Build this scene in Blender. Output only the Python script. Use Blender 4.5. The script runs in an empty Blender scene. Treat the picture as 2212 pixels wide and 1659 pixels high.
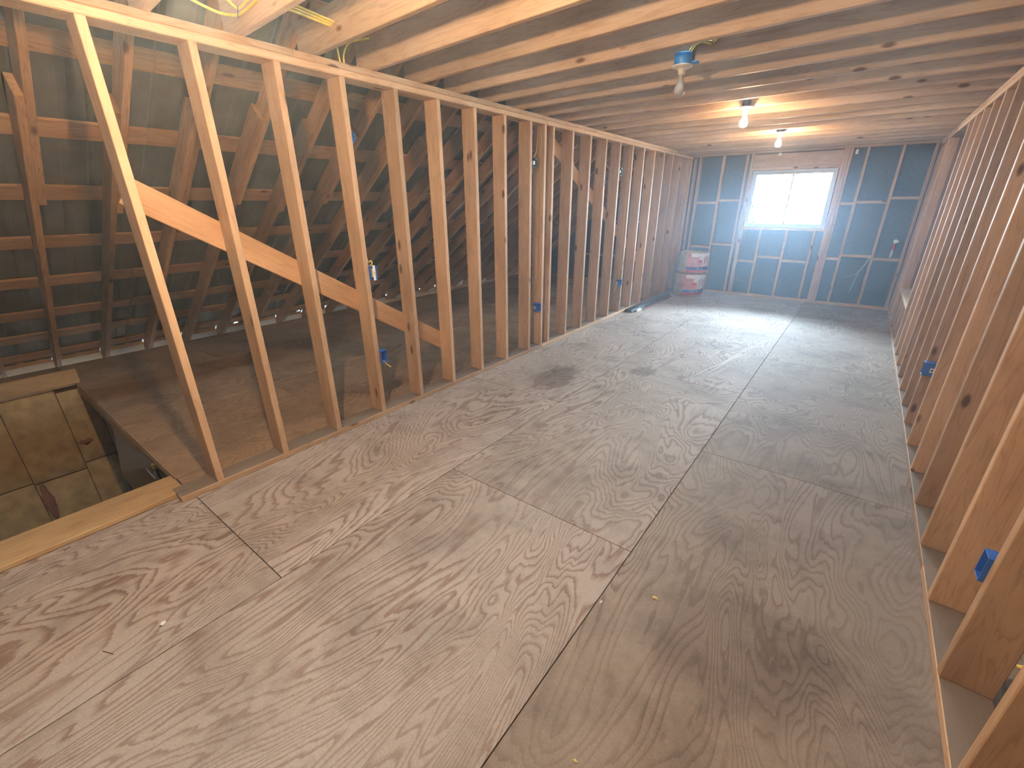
import bpy, math, random
from mathutils import Vector, Matrix, noise

random.seed(7)
sc = bpy.context.scene
C = sc.collection

# ------------------------------------------------------------------ camera
F_PX = 947.61
cam_d = bpy.data.cameras.new('camera')
cam_d.sensor_fit = 'HORIZONTAL'
cam_d.sensor_width = 36.0
cam_d.lens = F_PX / 2212 * 36.0
cam_d.clip_start = 0.02
cam = bpy.data.objects.new('camera', cam_d)
C.objects.link(cam)
YAW, PITCH, ROLL = 0.652918, -0.389538, -0.003929
fwd = Vector((-math.sin(YAW) * math.cos(PITCH), math.cos(YAW) * math.cos(PITCH), math.sin(PITCH)))
rgt = Vector((math.cos(YAW), math.sin(YAW), 0))
upv = rgt.cross(fwd)
r2 = rgt * math.cos(ROLL) + upv * math.sin(ROLL)
u2 = -rgt * math.sin(ROLL) + upv * math.cos(ROLL)
cam.matrix_world = Matrix(((r2.x, u2.x, -fwd.x, 2.7838), (r2.y, u2.y, -fwd.y, 0.0),
                           (r2.z, u2.z, -fwd.z, 1.5947), (0, 0, 0, 1)))
sc.camera = cam

# ------------------------------------------------------------------ light / exposure
SKY = 200.0
BULB = 2700.0
BULB_FAR = 600.0
sc.view_settings.view_transform = 'Standard'
sc.view_settings.look = 'None'
sc.view_settings.gamma = 1.0
sc.view_settings.use_curve_mapping = False
sc.view_settings.exposure = 0.0
w = bpy.data.worlds.new('sky')
sc.world = w
w.use_nodes = True
bg = w.node_tree.nodes['Background']
bg.inputs[0].default_value = (0.60, 0.79, 1.0, 1)
bg.inputs[1].default_value = SKY
pl = bpy.data.lights.new('window_portal', 'AREA')
pl.shape = 'RECTANGLE'
pl.size, pl.size_y = 1.2, 0.92
pl.cycles.is_portal = True
cy = sc.cycles
cy.max_bounces, cy.diffuse_bounces, cy.glossy_bounces = 5, 4, 1
cy.transmission_bounces, cy.transparent_max_bounces, cy.volume_bounces = 2, 6, 0
cy.use_adaptive_sampling, cy.adaptive_threshold = True, 0.1
cy.use_light_tree = False
cy.caustics_reflective = cy.caustics_refractive = False
po = bpy.data.objects.new('window_portal', pl)
po.location = (1.62, 9.26, 1.65)
po.rotation_euler = (math.radians(-90), 0, 0)
C.objects.link(po)
pl2 = bpy.data.lights.new('ridge_portal', 'AREA')
pl2.shape = 'RECTANGLE'
pl2.size, pl2.size_y = 0.02, 11.7
pl2.cycles.is_portal = True
po2 = bpy.data.objects.new('ridge_portal', pl2)
po2.location = (1.6735, 3.26, 4.17)
C.objects.link(po2)

# ------------------------------------------------------------------ room numbers
W = 3.347          # room width (left stud face x = 0)
YF = 9.116         # room face of the far wall framing
YB = -2.6          # rear gable
HS = 2.326         # underside of top plates
HJ = 2.402         # underside of joists
OC = 0.4064        # 16 inch centres
SL = 0.73          # roof slope
X0 = -3.79         # rafter underside meets floor level
XR = W / 2
ANG = math.atan(SL)

# ------------------------------------------------------------------ materials
def mat(name):
    m = bpy.data.materials.new(name)
    m.use_nodes = True
    nt = m.node_tree
    b = nt.nodes['Principled BSDF']
    return m, nt, b

def N(nt, typ, **kw):
    n = nt.nodes.new(typ)
    for k, v in kw.items():
        if k.startswith('i_'):
            key = k[2:]
            n.inputs[int(key) if key.isdigit() else key].default_value = v
        else:
            setattr(n, k, v)
    return n

def ramp(nt, stops, interp='LINEAR'):
    r = nt.nodes.new('ShaderNodeValToRGB')
    r.color_ramp.interpolation = interp
    e = r.color_ramp.elements
    while len(e) < len(stops):
        e.new(0.5)
    for el, (p, c) in zip(e, stops):
        el.position = p
        el.color = (*c, 1) if len(c) == 3 else c
    return r

def plain(name, col, rough=0.6, metal=0.0, spec=0.5, bump=0.0, scale=40, var=0.12):
    m, nt, b = mat(name)
    tc = N(nt, 'ShaderNodeTexCoord')
    nz = N(nt, 'ShaderNodeTexNoise', i_Scale=scale, i_Detail=4.0)
    nt.links.new(tc.outputs['Object'], nz.inputs['Vector'])
    lo = tuple(max(0, c * (1 - var)) for c in col)
    hi = tuple(min(1, c * (1 + var)) for c in col)
    r = ramp(nt, [(0.3, lo), (0.7, hi)])
    nt.links.new(nz.outputs['Fac'], r.inputs[0])
    nt.links.new(r.outputs[0], b.inputs['Base Color'])
    b.inputs['Roughness'].default_value = rough
    b.inputs['Metallic'].default_value = metal
    b.inputs['Specular IOR Level'].default_value = spec
    if bump:
        bp = N(nt, 'ShaderNodeBump', i_Strength=bump, i_Distance=0.01)
        nt.links.new(nz.outputs['Fac'], bp.inputs['Height'])
        nt.links.new(bp.outputs[0], b.inputs['Normal'])
    return m

def lumber_mat(name, light, dark, knot=(0.16, 0.075, 0.03), value_var=0.25, knots=0.13, rough=0.62, top_tint=None):
    """Sawn softwood, grain along the local X axis of the piece."""
    m, nt, b = mat(name)
    L = nt.links.new
    tc = N(nt, 'ShaderNodeTexCoord')
    oi = N(nt, 'ShaderNodeObjectInfo')
    comb = N(nt, 'ShaderNodeMath', operation='MULTIPLY', i_1=57.0)
    L(oi.outputs['Random'], comb.inputs[0])
    add = N(nt, 'ShaderNodeVectorMath', operation='ADD')
    L(tc.outputs['Object'], add.inputs[0])
    L(comb.outputs[0], add.inputs[1])
    # grain
    mp = N(nt, 'ShaderNodeMapping')
    mp.inputs['Scale'].default_value = (1.1, 16, 16)
    L(add.outputs[0], mp.inputs[0])
    n1 = N(nt, 'ShaderNodeTexNoise', i_Scale=1.0, i_Detail=3.0, i_Distortion=0.6)
    L(mp.outputs[0], n1.inputs['Vector'])
    mul = N(nt, 'ShaderNodeMath', operation='MULTIPLY', i_1=9.0)
    L(n1.outputs['Fac'], mul.inputs[0])
    fr = N(nt, 'ShaderNodeMath', operation='FRACT')
    L(mul.outputs[0], fr.inputs[0])
    rg = ramp(nt, [(0.0, light), (0.62, light), (0.9, dark), (1.0, light)])
    L(fr.outputs[0], rg.inputs[0])
    # broad mottling
    mp2 = N(nt, 'ShaderNodeMapping')
    mp2.inputs['Scale'].default_value = (1.6, 6, 6)
    L(add.outputs[0], mp2.inputs[0])
    n2 = N(nt, 'ShaderNodeTexNoise', i_Scale=1.0, i_Detail=5.0, i_Roughness=0.65)
    L(mp2.outputs[0], n2.inputs['Vector'])
    rm = ramp(nt, [(0.25, (0.62, 0.56, 0.5)), (0.62, (1.06, 1.06, 1.06))])
    L(n2.outputs['Fac'], rm.inputs[0])
    mx = N(nt, 'ShaderNodeMixRGB', blend_type='MULTIPLY', i_0=0.8)
    L(rg.outputs[0], mx.inputs[1])
    L(rm.outputs[0], mx.inputs[2])
    # knots
    mp3 = N(nt, 'ShaderNodeMapping')
    mp3.inputs['Scale'].default_value = (2.6, 6.5, 6.5)
    L(add.outputs[0], mp3.inputs[0])
    vo = N(nt, 'ShaderNodeTexVoronoi', i_Scale=1.0)
    L(mp3.outputs[0], vo.inputs['Vector'])
    rk = ramp(nt, [(knots * 0.55, (1, 1, 1)), (knots, (0, 0, 0))])
    L(vo.outputs['Distance'], rk.inputs[0])
    mk = N(nt, 'ShaderNodeMixRGB', blend_type='MIX')
    mk.inputs[2].default_value = (*knot, 1)
    L(rk.outputs[0], mk.inputs[0])
    L(mx.outputs[0], mk.inputs[1])
    # each stick its own tone
    hs = N(nt, 'ShaderNodeHueSaturation')
    mr = N(nt, 'ShaderNodeMapRange')
    mr.inputs['To Min'].default_value = 1 - value_var
    mr.inputs['To Max'].default_value = 1 + value_var * 0.6
    L(oi.outputs['Random'], mr.inputs['Value'])
    L(mr.outputs[0], hs.inputs['Value'])
    L(mk.outputs[0], hs.inputs['Color'])
    if top_tint:  # upward faces mixed to a darker grey-brown
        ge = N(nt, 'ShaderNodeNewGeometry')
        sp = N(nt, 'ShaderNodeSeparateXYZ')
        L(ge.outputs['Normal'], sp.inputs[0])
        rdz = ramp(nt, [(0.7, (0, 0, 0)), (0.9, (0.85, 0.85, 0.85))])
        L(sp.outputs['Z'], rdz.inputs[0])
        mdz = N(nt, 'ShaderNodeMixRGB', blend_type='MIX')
        mdz.inputs[2].default_value = (*top_tint, 1)
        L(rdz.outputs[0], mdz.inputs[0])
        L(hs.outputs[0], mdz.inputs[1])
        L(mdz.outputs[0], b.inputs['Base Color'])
    else:
        L(hs.outputs[0], b.inputs['Base Color'])
    b.inputs['Roughness'].default_value = rough
    b.inputs['Specular IOR Level'].default_value = 0.35
    bp = N(nt, 'ShaderNodeBump', i_Strength=0.25, i_Distance=0.003)
    L(n1.outputs['Fac'], bp.inputs['Height'])
    L(bp.outputs[0], b.inputs['Normal'])
    return m

def plywood_mat(name, early, late, grey, grey_amt=0.5, stains=()):
    """Rotary-cut softwood plywood face: contour-like figure running along local Y."""
    m, nt, b = mat(name)
    L = nt.links.new
    tc = N(nt, 'ShaderNodeTexCoord')
    oi = N(nt, 'ShaderNodeObjectInfo')
    k = N(nt, 'ShaderNodeMath', operation='MULTIPLY', i_1=91.0)
    L(oi.outputs['Random'], k.inputs[0])
    add = N(nt, 'ShaderNodeVectorMath', operation='ADD')
    L(tc.outputs['Object'], add.inputs[0])
    L(k.outputs[0], add.inputs[1])
    mp = N(nt, 'ShaderNodeMapping')
    mp.inputs['Scale'].default_value = (2.0, 0.62, 1)
    L(add.outputs[0], mp.inputs[0])
    n1 = N(nt, 'ShaderNodeTexNoise', i_Scale=1.0, i_Detail=2.6, i_Roughness=0.45, i_Distortion=0.7)
    L(mp.outputs[0], n1.inputs['Vector'])
    mp2 = N(nt, 'ShaderNodeMapping')
    mp2.inputs['Scale'].default_value = (34, 2.6, 1)
    L(add.outputs[0], mp2.inputs[0])
    n2 = N(nt, 'ShaderNodeTexNoise', i_Scale=1.0, i_Detail=4.0, i_Roughness=0.6)
    L(mp2.outputs[0], n2.inputs['Vector'])
    m1 = N(nt, 'ShaderNodeMath', operation='MULTIPLY', i_1=44.0)
    L(n1.outputs['Fac'], m1.inputs[0])
    m2 = N(nt, 'ShaderNodeMath', operation='MULTIPLY', i_1=1.3)
    L(n2.outputs['Fac'], m2.inputs[0])
    s = N(nt, 'ShaderNodeMath', operation='ADD')
    L(m1.outputs[0], s.inputs[0])
    L(m2.outputs[0], s.inputs[1])
    fr = N(nt, 'ShaderNodeMath', operation='FRACT')
    L(s.outputs[0], fr.inputs[0])
    mid = tuple((x + y) / 2 for x, y in zip(early, late))
    rg = ramp(nt, [(0.0, mid), (0.06, early), (0.52, early), (0.72, mid), (0.86, late), (1.0, late)])
    L(fr.outputs[0], rg.inputs[0])
    # patches where the figure fades to a worn grey
    mp3 = N(nt, 'ShaderNodeMapping')
    mp3.inputs['Scale'].default_value = (1.3, 0.9, 1)
    L(add.outputs[0], mp3.inputs[0])
    n3 = N(nt, 'ShaderNodeTexNoise', i_Scale=1.0, i_Detail=6.0, i_Roughness=0.62)
    L(mp3.outputs[0], n3.inputs['Vector'])
    rf = ramp(nt, [(0.34, (0.12,) * 3), (0.6, (grey_amt,) * 3)])
    L(n3.outputs['Fac'], rf.inputs[0])
    mx = N(nt, 'ShaderNodeMixRGB', blend_type='MIX')
    mx.inputs[2].default_value = (*grey, 1)
    L(rf.outputs[0], mx.inputs[0])
    L(rg.outputs[0], mx.inputs[1])
    # foot dirt: dark smudges
    n4 = N(nt, 'ShaderNodeTexNoise', i_Scale=2.3, i_Detail=7.0, i_Roughness=0.72)
    L(add.outputs[0], n4.inputs['Vector'])
    rd = ramp(nt, [(0.30, (0.60, 0.58, 0.57)), (0.55, (1.05, 1.05, 1.05))])
    L(n4.outputs['Fac'], rd.inputs[0])
    md = N(nt, 'ShaderNodeMixRGB', blend_type='MULTIPLY', i_0=0.9)
    L(mx.outputs[0], md.inputs[1])
    L(rd.outputs[0], md.inputs[2])
    n5 = N(nt, 'ShaderNodeTexNoise', i_Scale=150.0, i_Detail=2.0)
    L(add.outputs[0], n5.inputs['Vector'])
    r5 = ramp(nt, [(0.3, (0.88, 0.88, 0.88)), (0.7, (1.06, 1.06, 1.06))])
    L(n5.outputs['Fac'], r5.inputs[0])
    m5 = N(nt, 'ShaderNodeMixRGB', blend_type='MULTIPLY', i_0=1.0)
    L(md.outputs[0], m5.inputs[1])
    L(r5.outputs[0], m5.inputs[2])
    col = m5.outputs[0]
    geo = N(nt, 'ShaderNodeNewGeometry')
    for (sx, sy, rx, ry, tint) in stains:
        off = N(nt, 'ShaderNodeVectorMath', operation='SUBTRACT')
        off.inputs[1].default_value = (sx, sy, 0)
        L(geo.outputs['Position'], off.inputs[0])
        scl = N(nt, 'ShaderNodeVectorMath', operation='MULTIPLY')
        scl.inputs[1].default_value = (1 / rx, 1 / ry, 0)
        L(off.outputs[0], scl.inputs[0])
        ln = N(nt, 'ShaderNodeVectorMath', operation='LENGTH')
        L(scl.outputs[0], ln.inputs[0])
        mpn = N(nt, 'ShaderNodeMapping')
        mpn.inputs['Scale'].default_value = (9, 2.6, 1)
        L(geo.outputs['Position'], mpn.inputs[0])
        nn = N(nt, 'ShaderNodeTexNoise', i_Scale=1.0, i_Detail=5.0, i_Roughness=0.7)
        L(mpn.outputs[0], nn.inputs['Vector'])
        nm = N(nt, 'ShaderNodeMath', operation='MULTIPLY_ADD', i_1=1.6, i_2=-0.8)
        L(nn.outputs['Fac'], nm.inputs[0])
        su = N(nt, 'ShaderNodeMath', operation='ADD')
        L(ln.outputs['Value'], su.inputs[0])
        L(nm.outputs[0], su.inputs[1])
        rs = ramp(nt, [(0.65, (1, 1, 1)), (0.95, (0, 0, 0))])
        L(su.outputs[0], rs.inputs[0])
        ms = N(nt, 'ShaderNodeMixRGB', blend_type='MULTIPLY')
        ms.inputs[2].default_value = (*tint, 1)
        L(rs.outputs[0], ms.inputs[0])
        L(col, ms.inputs[1])
        col = ms.outputs[0]
    L(col, b.inputs['Base Color'])
    b.inputs['Roughness'].default_value = 0.74
    b.inputs['Specular IOR Level'].default_value = 0.3
    bp = N(nt, 'ShaderNodeBump', i_Strength=0.12, i_Distance=0.002)
    L(fr.outputs[0], bp.inputs['Height'])
    L(bp.outputs[0], b.inputs['Normal'])
    return m

M = {}
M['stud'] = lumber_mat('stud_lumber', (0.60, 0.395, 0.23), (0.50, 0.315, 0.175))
M['plate'] = lumber_mat('grey_top_lumber', (0.60, 0.395, 0.23), (0.50, 0.315, 0.175), top_tint=(0.20, 0.165, 0.135))
M['joist'] = lumber_mat('joist_lumber', (0.58, 0.415, 0.28), (0.49, 0.335, 0.215), knots=0.12)
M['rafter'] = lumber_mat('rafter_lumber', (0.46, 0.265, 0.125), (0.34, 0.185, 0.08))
M['brace'] = lumber_mat('brace_board', (0.56, 0.325, 0.165), (0.49, 0.275, 0.13), knots=0.0, value_var=0.1)
M['curb'] = lumber_mat('curb_board', (0.55, 0.37, 0.185), (0.47, 0.30, 0.14), knots=0.06, value_var=0.1)
M['ply'] = plywood_mat('worn_plywood', (0.48, 0.415, 0.355), (0.25, 0.16, 0.12), (0.375, 0.32, 0.265), 0.58,
                      ((0.66, 3.50, 0.22, 0.45, (0.62, 0.58, 0.55)), (1.20, 4.05, 0.12, 0.2, (0.6, 0.58, 0.58))))
M['ply_mid'] = plywood_mat('half_worn_plywood', (0.43, 0.365, 0.305), (0.24, 0.16, 0.12), (0.335, 0.28, 0.23), 0.62,
                      ((1.30, 4.15, 0.14, 0.2, (0.6, 0.58, 0.58)),))
M['ply_dull'] = plywood_mat('dull_plywood', (0.36, 0.295, 0.235), (0.21, 0.145, 0.105), (0.285, 0.23, 0.18), 0.72,
                      ((2.75, 1.45, 0.45, 0.35, (0.78, 0.77, 0.76)),))
M['ply_attic'] = plywood_mat('attic_plywood', (0.41, 0.275, 0.17), (0.27, 0.17, 0.10), (0.33, 0.215, 0.13), 0.6)
M['sheath'] = plain('asphalt_sheathing', (0.055, 0.062, 0.072), 0.85, scale=30, var=0.25, bump=0.2)
M['metal_roof'] = plain('galvanised_roof', (0.10, 0.092, 0.072), 0.6, 0.0, scale=5, var=0.2)
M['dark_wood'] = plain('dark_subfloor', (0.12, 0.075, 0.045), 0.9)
M['alu'] = plain('window_frame_paint', (0.46, 0.51, 0.55), 0.4, 0.1, scale=20, var=0.05)
M['blue'] = plain('blue_box_plastic', (0.03, 0.13, 0.48), 0.4, var=0.08)
M['blue_light'] = plain('light_blue_box_plastic', (0.05, 0.32, 0.80), 0.4, var=0.08)
M['dark_box'] = plain('dark_box_plastic', (0.03, 0.045, 0.06), 0.5)
M['teal_box'] = plain('teal_box_plastic', (0.04, 0.13, 0.17), 0.45)
M['white_plastic'] = plain('white_plastic', (0.78, 0.78, 0.74), 0.35, var=0.04)
M['ivory'] = plain('ivory_plastic', (0.7, 0.64, 0.46), 0.4, var=0.05)
M['steel'] = plain('steel', (0.5, 0.5, 0.5), 0.35, 0.9)
M['rusty'] = plain('dark_nail', (0.12, 0.07, 0.05), 0.6, 0.6)
M['yellow'] = plain('yellow_cable_sheath', (0.72, 0.56, 0.09), 0.45, var=0.08)
M['tan_cable'] = plain('aged_yellow_cable', (0.58, 0.37, 0.10), 0.5, var=0.08)
M['grey_metal'] = plain('grey_sheet_metal', (0.16, 0.18, 0.20), 0.32, 0.7, scale=8)
M['dark_metal'] = plain('dark_sheet_metal', (0.05, 0.055, 0.065), 0.35, 0.7, scale=8)
M['kraft'] = plain('kraft_paper', (0.50, 0.36, 0.17), 0.7, bump=0.3, scale=9, var=0.25)
M['pink_fibre'] = plain('pink_fibreglass', (0.30, 0.13, 0.08), 0.95, bump=0.6, scale=60, var=0.3)
M['drywall'] = plain('grey_drywall', (0.6, 0.57, 0.52), 0.9, var=0.05)
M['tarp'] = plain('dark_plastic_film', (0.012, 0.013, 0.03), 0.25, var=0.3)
M['pale_wood'] = lumber_mat('pale_strip_wood', (0.66, 0.55, 0.42), (0.55, 0.42, 0.3), knots=0.03)
M['red_wood'] = lumber_mat('reddish_strip_wood', (0.55, 0.30, 0.21), (0.46, 0.22, 0.15), knots=0.03)
M['ground'] = plain('pale_gravel', (0.4, 0.39, 0.36), 0.95, scale=3)
M['leaf'] = plain('dark_evergreen', (0.006, 0.012, 0.010), 0.9, spec=0.0, scale=4, var=0.4)
M['bark'] = plain('bark', (0.12, 0.08, 0.05), 0.9)
M['debris_white'] = plain('white_foam', (0.8, 0.8, 0.8), 0.8)
M['debris_yellow'] = plain('yellow_chip', (0.7, 0.52, 0.2), 0.8)
M['scuff'] = plain('pale_scuff', (0.62, 0.6, 0.56), 0.8)
M['red_print'] = plain('red_print', (0.62, 0.06, 0.06), 0.4, var=0.06)
M['blue_print'] = plain('blue_print', (0.05, 0.10, 0.40), 0.4, var=0.06)
M['white_print'] = plain('white_print', (0.8, 0.8, 0.84), 0.4, var=0.05)
M['pink_print'] = plain('pink_print', (0.62, 0.27, 0.28), 0.4, var=0.15, scale=14)

def glass_mat(name='window_glass', tint=(0.95, 0.98, 0.98)):
    m = bpy.data.materials.new(name)
    m.use_nodes = True
    nt = m.node_tree
    nt.nodes.remove(nt.nodes['Principled BSDF'])
    out = nt.nodes['Material Output']
    t = N(nt, 'ShaderNodeBsdfTransparent')
    t.inputs[0].default_value = (*tint, 1)
    g = N(nt, 'ShaderNodeBsdfGlossy', i_Roughness=0.02)
    fr = N(nt, 'ShaderNodeFresnel', i_IOR=1.4)
    mx = N(nt, 'ShaderNodeMixShader')
    nt.links.new(fr.outputs[0], mx.inputs[0])
    nt.links.new(t.outputs[0], mx.inputs[1])
    nt.links.new(g.outputs[0], mx.inputs[2])
    nt.links.new(mx.outputs[0], out.inputs[0])
    return m
M['glass'] = glass_mat()
M['ridge_plastic'] = glass_mat('tinted_clear_plastic', (0.58, 0.58, 0.56))  # tint dims the daylight let in by the added ridge strip

def emit_mat(name, col, strength):
    m, nt, b = mat(name)
    b.inputs['Base Color'].default_value = (0.9, 0.9, 0.88, 1)
    b.inputs['Roughness'].default_value = 0.25
    b.inputs['Emission Color'].default_value = (*col, 1)
    b.inputs['Emission Strength'].default_value = strength
    return m
M['bulb_lit'] = emit_mat('lit_bulb', (1.0, 0.69, 0.41), BULB)
M['bulb_lit_far'] = emit_mat('lit_bulb_small', (1.0, 0.69, 0.41), BULB_FAR)
M['bulb_off'] = plain('frosted_bulb', (0.55, 0.56, 0.60), 0.15, var=0.03)

def baffle_mat():
    m = bpy.data.materials.new('eave_vent_plastic')
    m.use_nodes = True
    nt = m.node_tree
    nt.nodes.remove(nt.nodes['Principled BSDF'])
    out = nt.nodes['Material Output']
    d = N(nt, 'ShaderNodeBsdfDiffuse')
    d.inputs[0].default_value = (0.5, 0.52, 0.54, 1)
    t = N(nt, 'ShaderNodeBsdfTranslucent')
    t.inputs[0].default_value = (0.42, 0.5, 0.55, 1)
    mx = N(nt, 'ShaderNodeMixShader', i_0=0.003)
    nt.links.new(d.outputs[0], mx.inputs[1])
    nt.links.new(t.outputs[0], mx.inputs[2])
    nt.links.new(mx.outputs[0], out.inputs[0])
    return m
M['baffle'] = baffle_mat()

# ------------------------------------------------------------------ builders
def link(name, mesh, m, parent=None, mw=None):
    o = bpy.data.objects.new(name, mesh)
    C.objects.link(o)
    if m is not None and mesh is not None and not mesh.materials:
        mesh.materials.append(m)
    if parent is not None:
        o.parent = parent
    if mw is not None:
        o.matrix_local = mw
    return o

def empty(name, loc=(0, 0, 0), parent=None):
    o = bpy.data.objects.new(name, None)
    o.empty_display_size = 0.1
    C.objects.link(o)
    o.location = loc
    if parent is not None:
        o.parent = parent
    return o

def struct(name):
    o = empty(name)
    o['kind'] = 'structure'
    return o

def tag(o, label, cat, group=None):
    o['label'] = label
    o['category'] = cat
    if group:
        o['group'] = group
    return o

def pydata(name, v, f, smooth=False):
    me = bpy.data.meshes.new(name)
    me.from_pydata([tuple(q) for q in v], [], f)
    me.update()
    if smooth:
        for p in me.polygons:
            p.use_smooth = True
    return me

def cbox(name, lo, hi, ch=0.003):
    """Chamfered box mesh."""
    lo, hi = Vector(lo), Vector(hi)
    ch = min(ch, 0.3 * min(hi - lo))
    c, h = (lo + hi) / 2, (hi - lo) / 2
    v, idx = [], {}
    for sx in (-1, 1):
        for sy in (-1, 1):
            for sz in (-1, 1):
                s = (sx, sy, sz)
                for a in range(3):
                    q = [c[i] + s[i] * (h[i] - (0 if i == a else ch)) for i in range(3)]
                    idx[(s, a)] = len(v)
                    v.append(q)
    f = []
    def add(vs):
        p = [Vector(v[i]) for i in vs]
        n = (p[1] - p[0]).cross(p[2] - p[0])
        m = sum(p, Vector()) / len(p) - c
        f.append(vs if n.dot(m) > 0 else vs[::-1])
    for a in range(3):
        b1, b2 = [i for i in range(3) if i != a]
        for sa in (-1, 1):
            vs = []
            for s1, s2 in ((-1, -1), (1, -1), (1, 1), (-1, 1)):
                s = [0] * 3
                s[a], s[b1], s[b2] = sa, s1, s2
                vs.append(idx[(tuple(s), a)])
            add(vs)
        for s1 in (-1, 1):
            for s2 in (-1, 1):
                e = []
                for sa in (-1, 1):
                    s = [0] * 3
                    s[a], s[b1], s[b2] = sa, s1, s2
                    e.append(tuple(s))
                add([idx[(e[0], b1)], idx[(e[1], b1)], idx[(e[1], b2)], idx[(e[0], b2)]])
    for sx in (-1, 1):
        for sy in (-1, 1):
            for sz in (-1, 1):
                s = (sx, sy, sz)
                add([idx[(s, 0)], idx[(s, 1)], idx[(s, 2)]])
    return pydata(name, v, f)

_cache = {}
def board(name, p0, p1, up, wide, thick, m, parent, ch=0.003):
    """A stick of lumber from p0 to p1 (centre line); 'wide' runs along 'up'."""
    p0, p1 = Vector(p0), Vector(p1)
    X = (p1 - p0)
    Ln = X.length
    X.normalize()
    Z = Vector(up)
    Z = (Z - X * Z.dot(X)).normalized()
    Y = Z.cross(X)
    key = (round(Ln, 4), wide, thick, m.name, ch)
    if key not in _cache:
        me = cbox(name, (0, -thick / 2, -wide / 2), (Ln, thick / 2, wide / 2), ch)
        me.materials.append(m)
        _cache[key] = me
    mw = Matrix(((X.x, Y.x, Z.x, p0.x), (X.y, Y.y, Z.y, p0.y), (X.z, Y.z, Z.z, p0.z), (0, 0, 0, 1)))
    return link(name, _cache[key], None, parent, mw)

def box(name, lo, hi, m, parent=None, ch=0.002):
    """Box with its origin at the centre of its base."""
    o = ((lo[0] + hi[0]) / 2, (lo[1] + hi[1]) / 2, lo[2])
    me = cbox(name, [lo[i] - o[i] for i in range(3)], [hi[i] - o[i] for i in range(3)], ch)
    ob = link(name, me, m, parent)
    ob.location = o
    return ob

def tube_mesh(name, pts, r, n=8, closed_ends=True):
    """Round tube through a Catmull-Rom path."""
    P = [Vector(p) for p in pts]
    path = []
    for i in range(len(P) - 1):
        a, b = P[i], P[i + 1]
        pa = P[i - 1] if i else a - (b - a)
        pb = P[i + 2] if i + 2 < len(P) else b + (b - a)
        k = 6 if len(P) > 2 else 1
        for j in range(k):
            t = j / k
            path.append(0.5 * ((2 * a) + (b - pa) * t + (2 * pa - 5 * a + 4 * b - pb) * t * t + (3 * a - pa - 3 * b + pb) * t ** 3))
    path.append(P[-1])
    v, f = [], []
    ref = Vector((0.3, 0.5, 0.81)).normalized()
    for i, q in enumerate(path):
        d = (path[min(i + 1, len(path) - 1)] - path[max(i - 1, 0)]).normalized()
        u = ref - d * ref.dot(d)
        if u.length < 1e-3:
            u = Vector((1, 0, 0)) - d * d.x
        u.normalize()
        ref = u
        w2 = d.cross(u)
        rr = r[min(i, len(r) - 1)] if isinstance(r, (list, tuple)) else r
        for j in range(n):
            t = 2 * math.pi * j / n
            v.append(q + (u * math.cos(t) + w2 * math.sin(t)) * rr)
    m = len(path)
    for i in range(m - 1):
        for j in range(n):
            f.append((i * n + j, i * n + (j + 1) % n, (i + 1) * n + (j + 1) % n, (i + 1) * n + j))
    if closed_ends:
        f.append(tuple(range(n))[::-1])
        f.append(tuple((m - 1) * n + j for j in range(n)))
    return pydata(name, v, f, True)

def tube(name, pts, r, m, parent=None, n=8):
    return link(name, tube_mesh(name, pts, r, n), m, parent)

def lathe_mesh(name, prof, n=24, smooth=True):
    """Revolve (radius, z) profile about Z; flat caps where radius is 0."""
    v, f, rings = [], [], []
    for r, z in prof:
        if r < 1e-6:
            rings.append([len(v)])
            v.append((0, 0, z))
        else:
            rings.append(list(range(len(v), len(v) + n)))
            for j in range(n):
                t = 2 * math.pi * j / n
                v.append((r * math.cos(t), r * math.sin(t), z))
    for a, b in zip(rings, rings[1:]):
        for j in range(n):
            k = (j + 1) % n
            if len(a) == 1 and len(b) == 1:
                continue
            if len(a) == 1:
                f.append((a[0], b[k], b[j]))
            elif len(b) == 1:
                f.append((a[j], a[k], b[0]))
            else:
                f.append((a[j], a[k], b[k], b[j]))
    return pydata(name, v, f, smooth)

def prism(name, poly, ax, lo, hi, m, parent=None):
    """Extrude a 2-D polygon (in the two axes other than ax) from lo to hi."""
    n = len(poly)
    def pt(q, t):
        r = list(q)
        r.insert(ax, t)
        return r
    v = [pt(q, lo) for q in poly] + [pt(q, hi) for q in poly]
    f = [tuple(range(n))[::-1], tuple(range(n, 2 * n))]
    f += [(i, (i + 1) % n, n + (i + 1) % n, n + i) for i in range(n)]
    me = pydata(name, v, f)
    import bmesh
    bm = bmesh.new()
    bm.from_mesh(me)
    bmesh.ops.recalc_face_normals(bm, faces=bm.faces)
    bm.to_mesh(me)
    bm.free()
    return link(name, me, m, parent)

# ================================================================== FLOOR
HX0, HX1, HY0, HY1 = -2.98, -0.32, -1.7, 0.56      # stair opening
floor = struct('floor')
for lo, hi in (((HX1, YB, -0.26), (7.1, YF + 0.1, -0.022)), ((X0 + 0.02, HY1 + 0.06, -0.26), (HX1, YF + 0.1, -0.022)),
               ((X0 + 0.02, YB, -0.26), (HX0 - 0.06, HY1 + 0.06, -0.022)), ((HX0 - 0.06, YB, -0.26), (HX1, HY0, -0.022))):
    box('subfloor', lo, hi, M['dark_wood'], floor)

def sheet(x0, x1, y0, y1, m):
    g = 0.0022
    o = box('plywood_sheet', (x0 + g, y0 + g, -0.019), (x1 - g, y1 - g, 0.0), m, floor, 0.0005)
    return o

def column(x0, x1, seams, m, y_lo=YB, y_hi=YF + 0.08):
    ys = [y_lo] + [s for s in seams if y_lo + 0.05 < s < y_hi - 0.05] + [y_hi]
    for a, b in zip(ys, ys[1:]):
        sheet(x0, x1, a, b, m)

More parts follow.
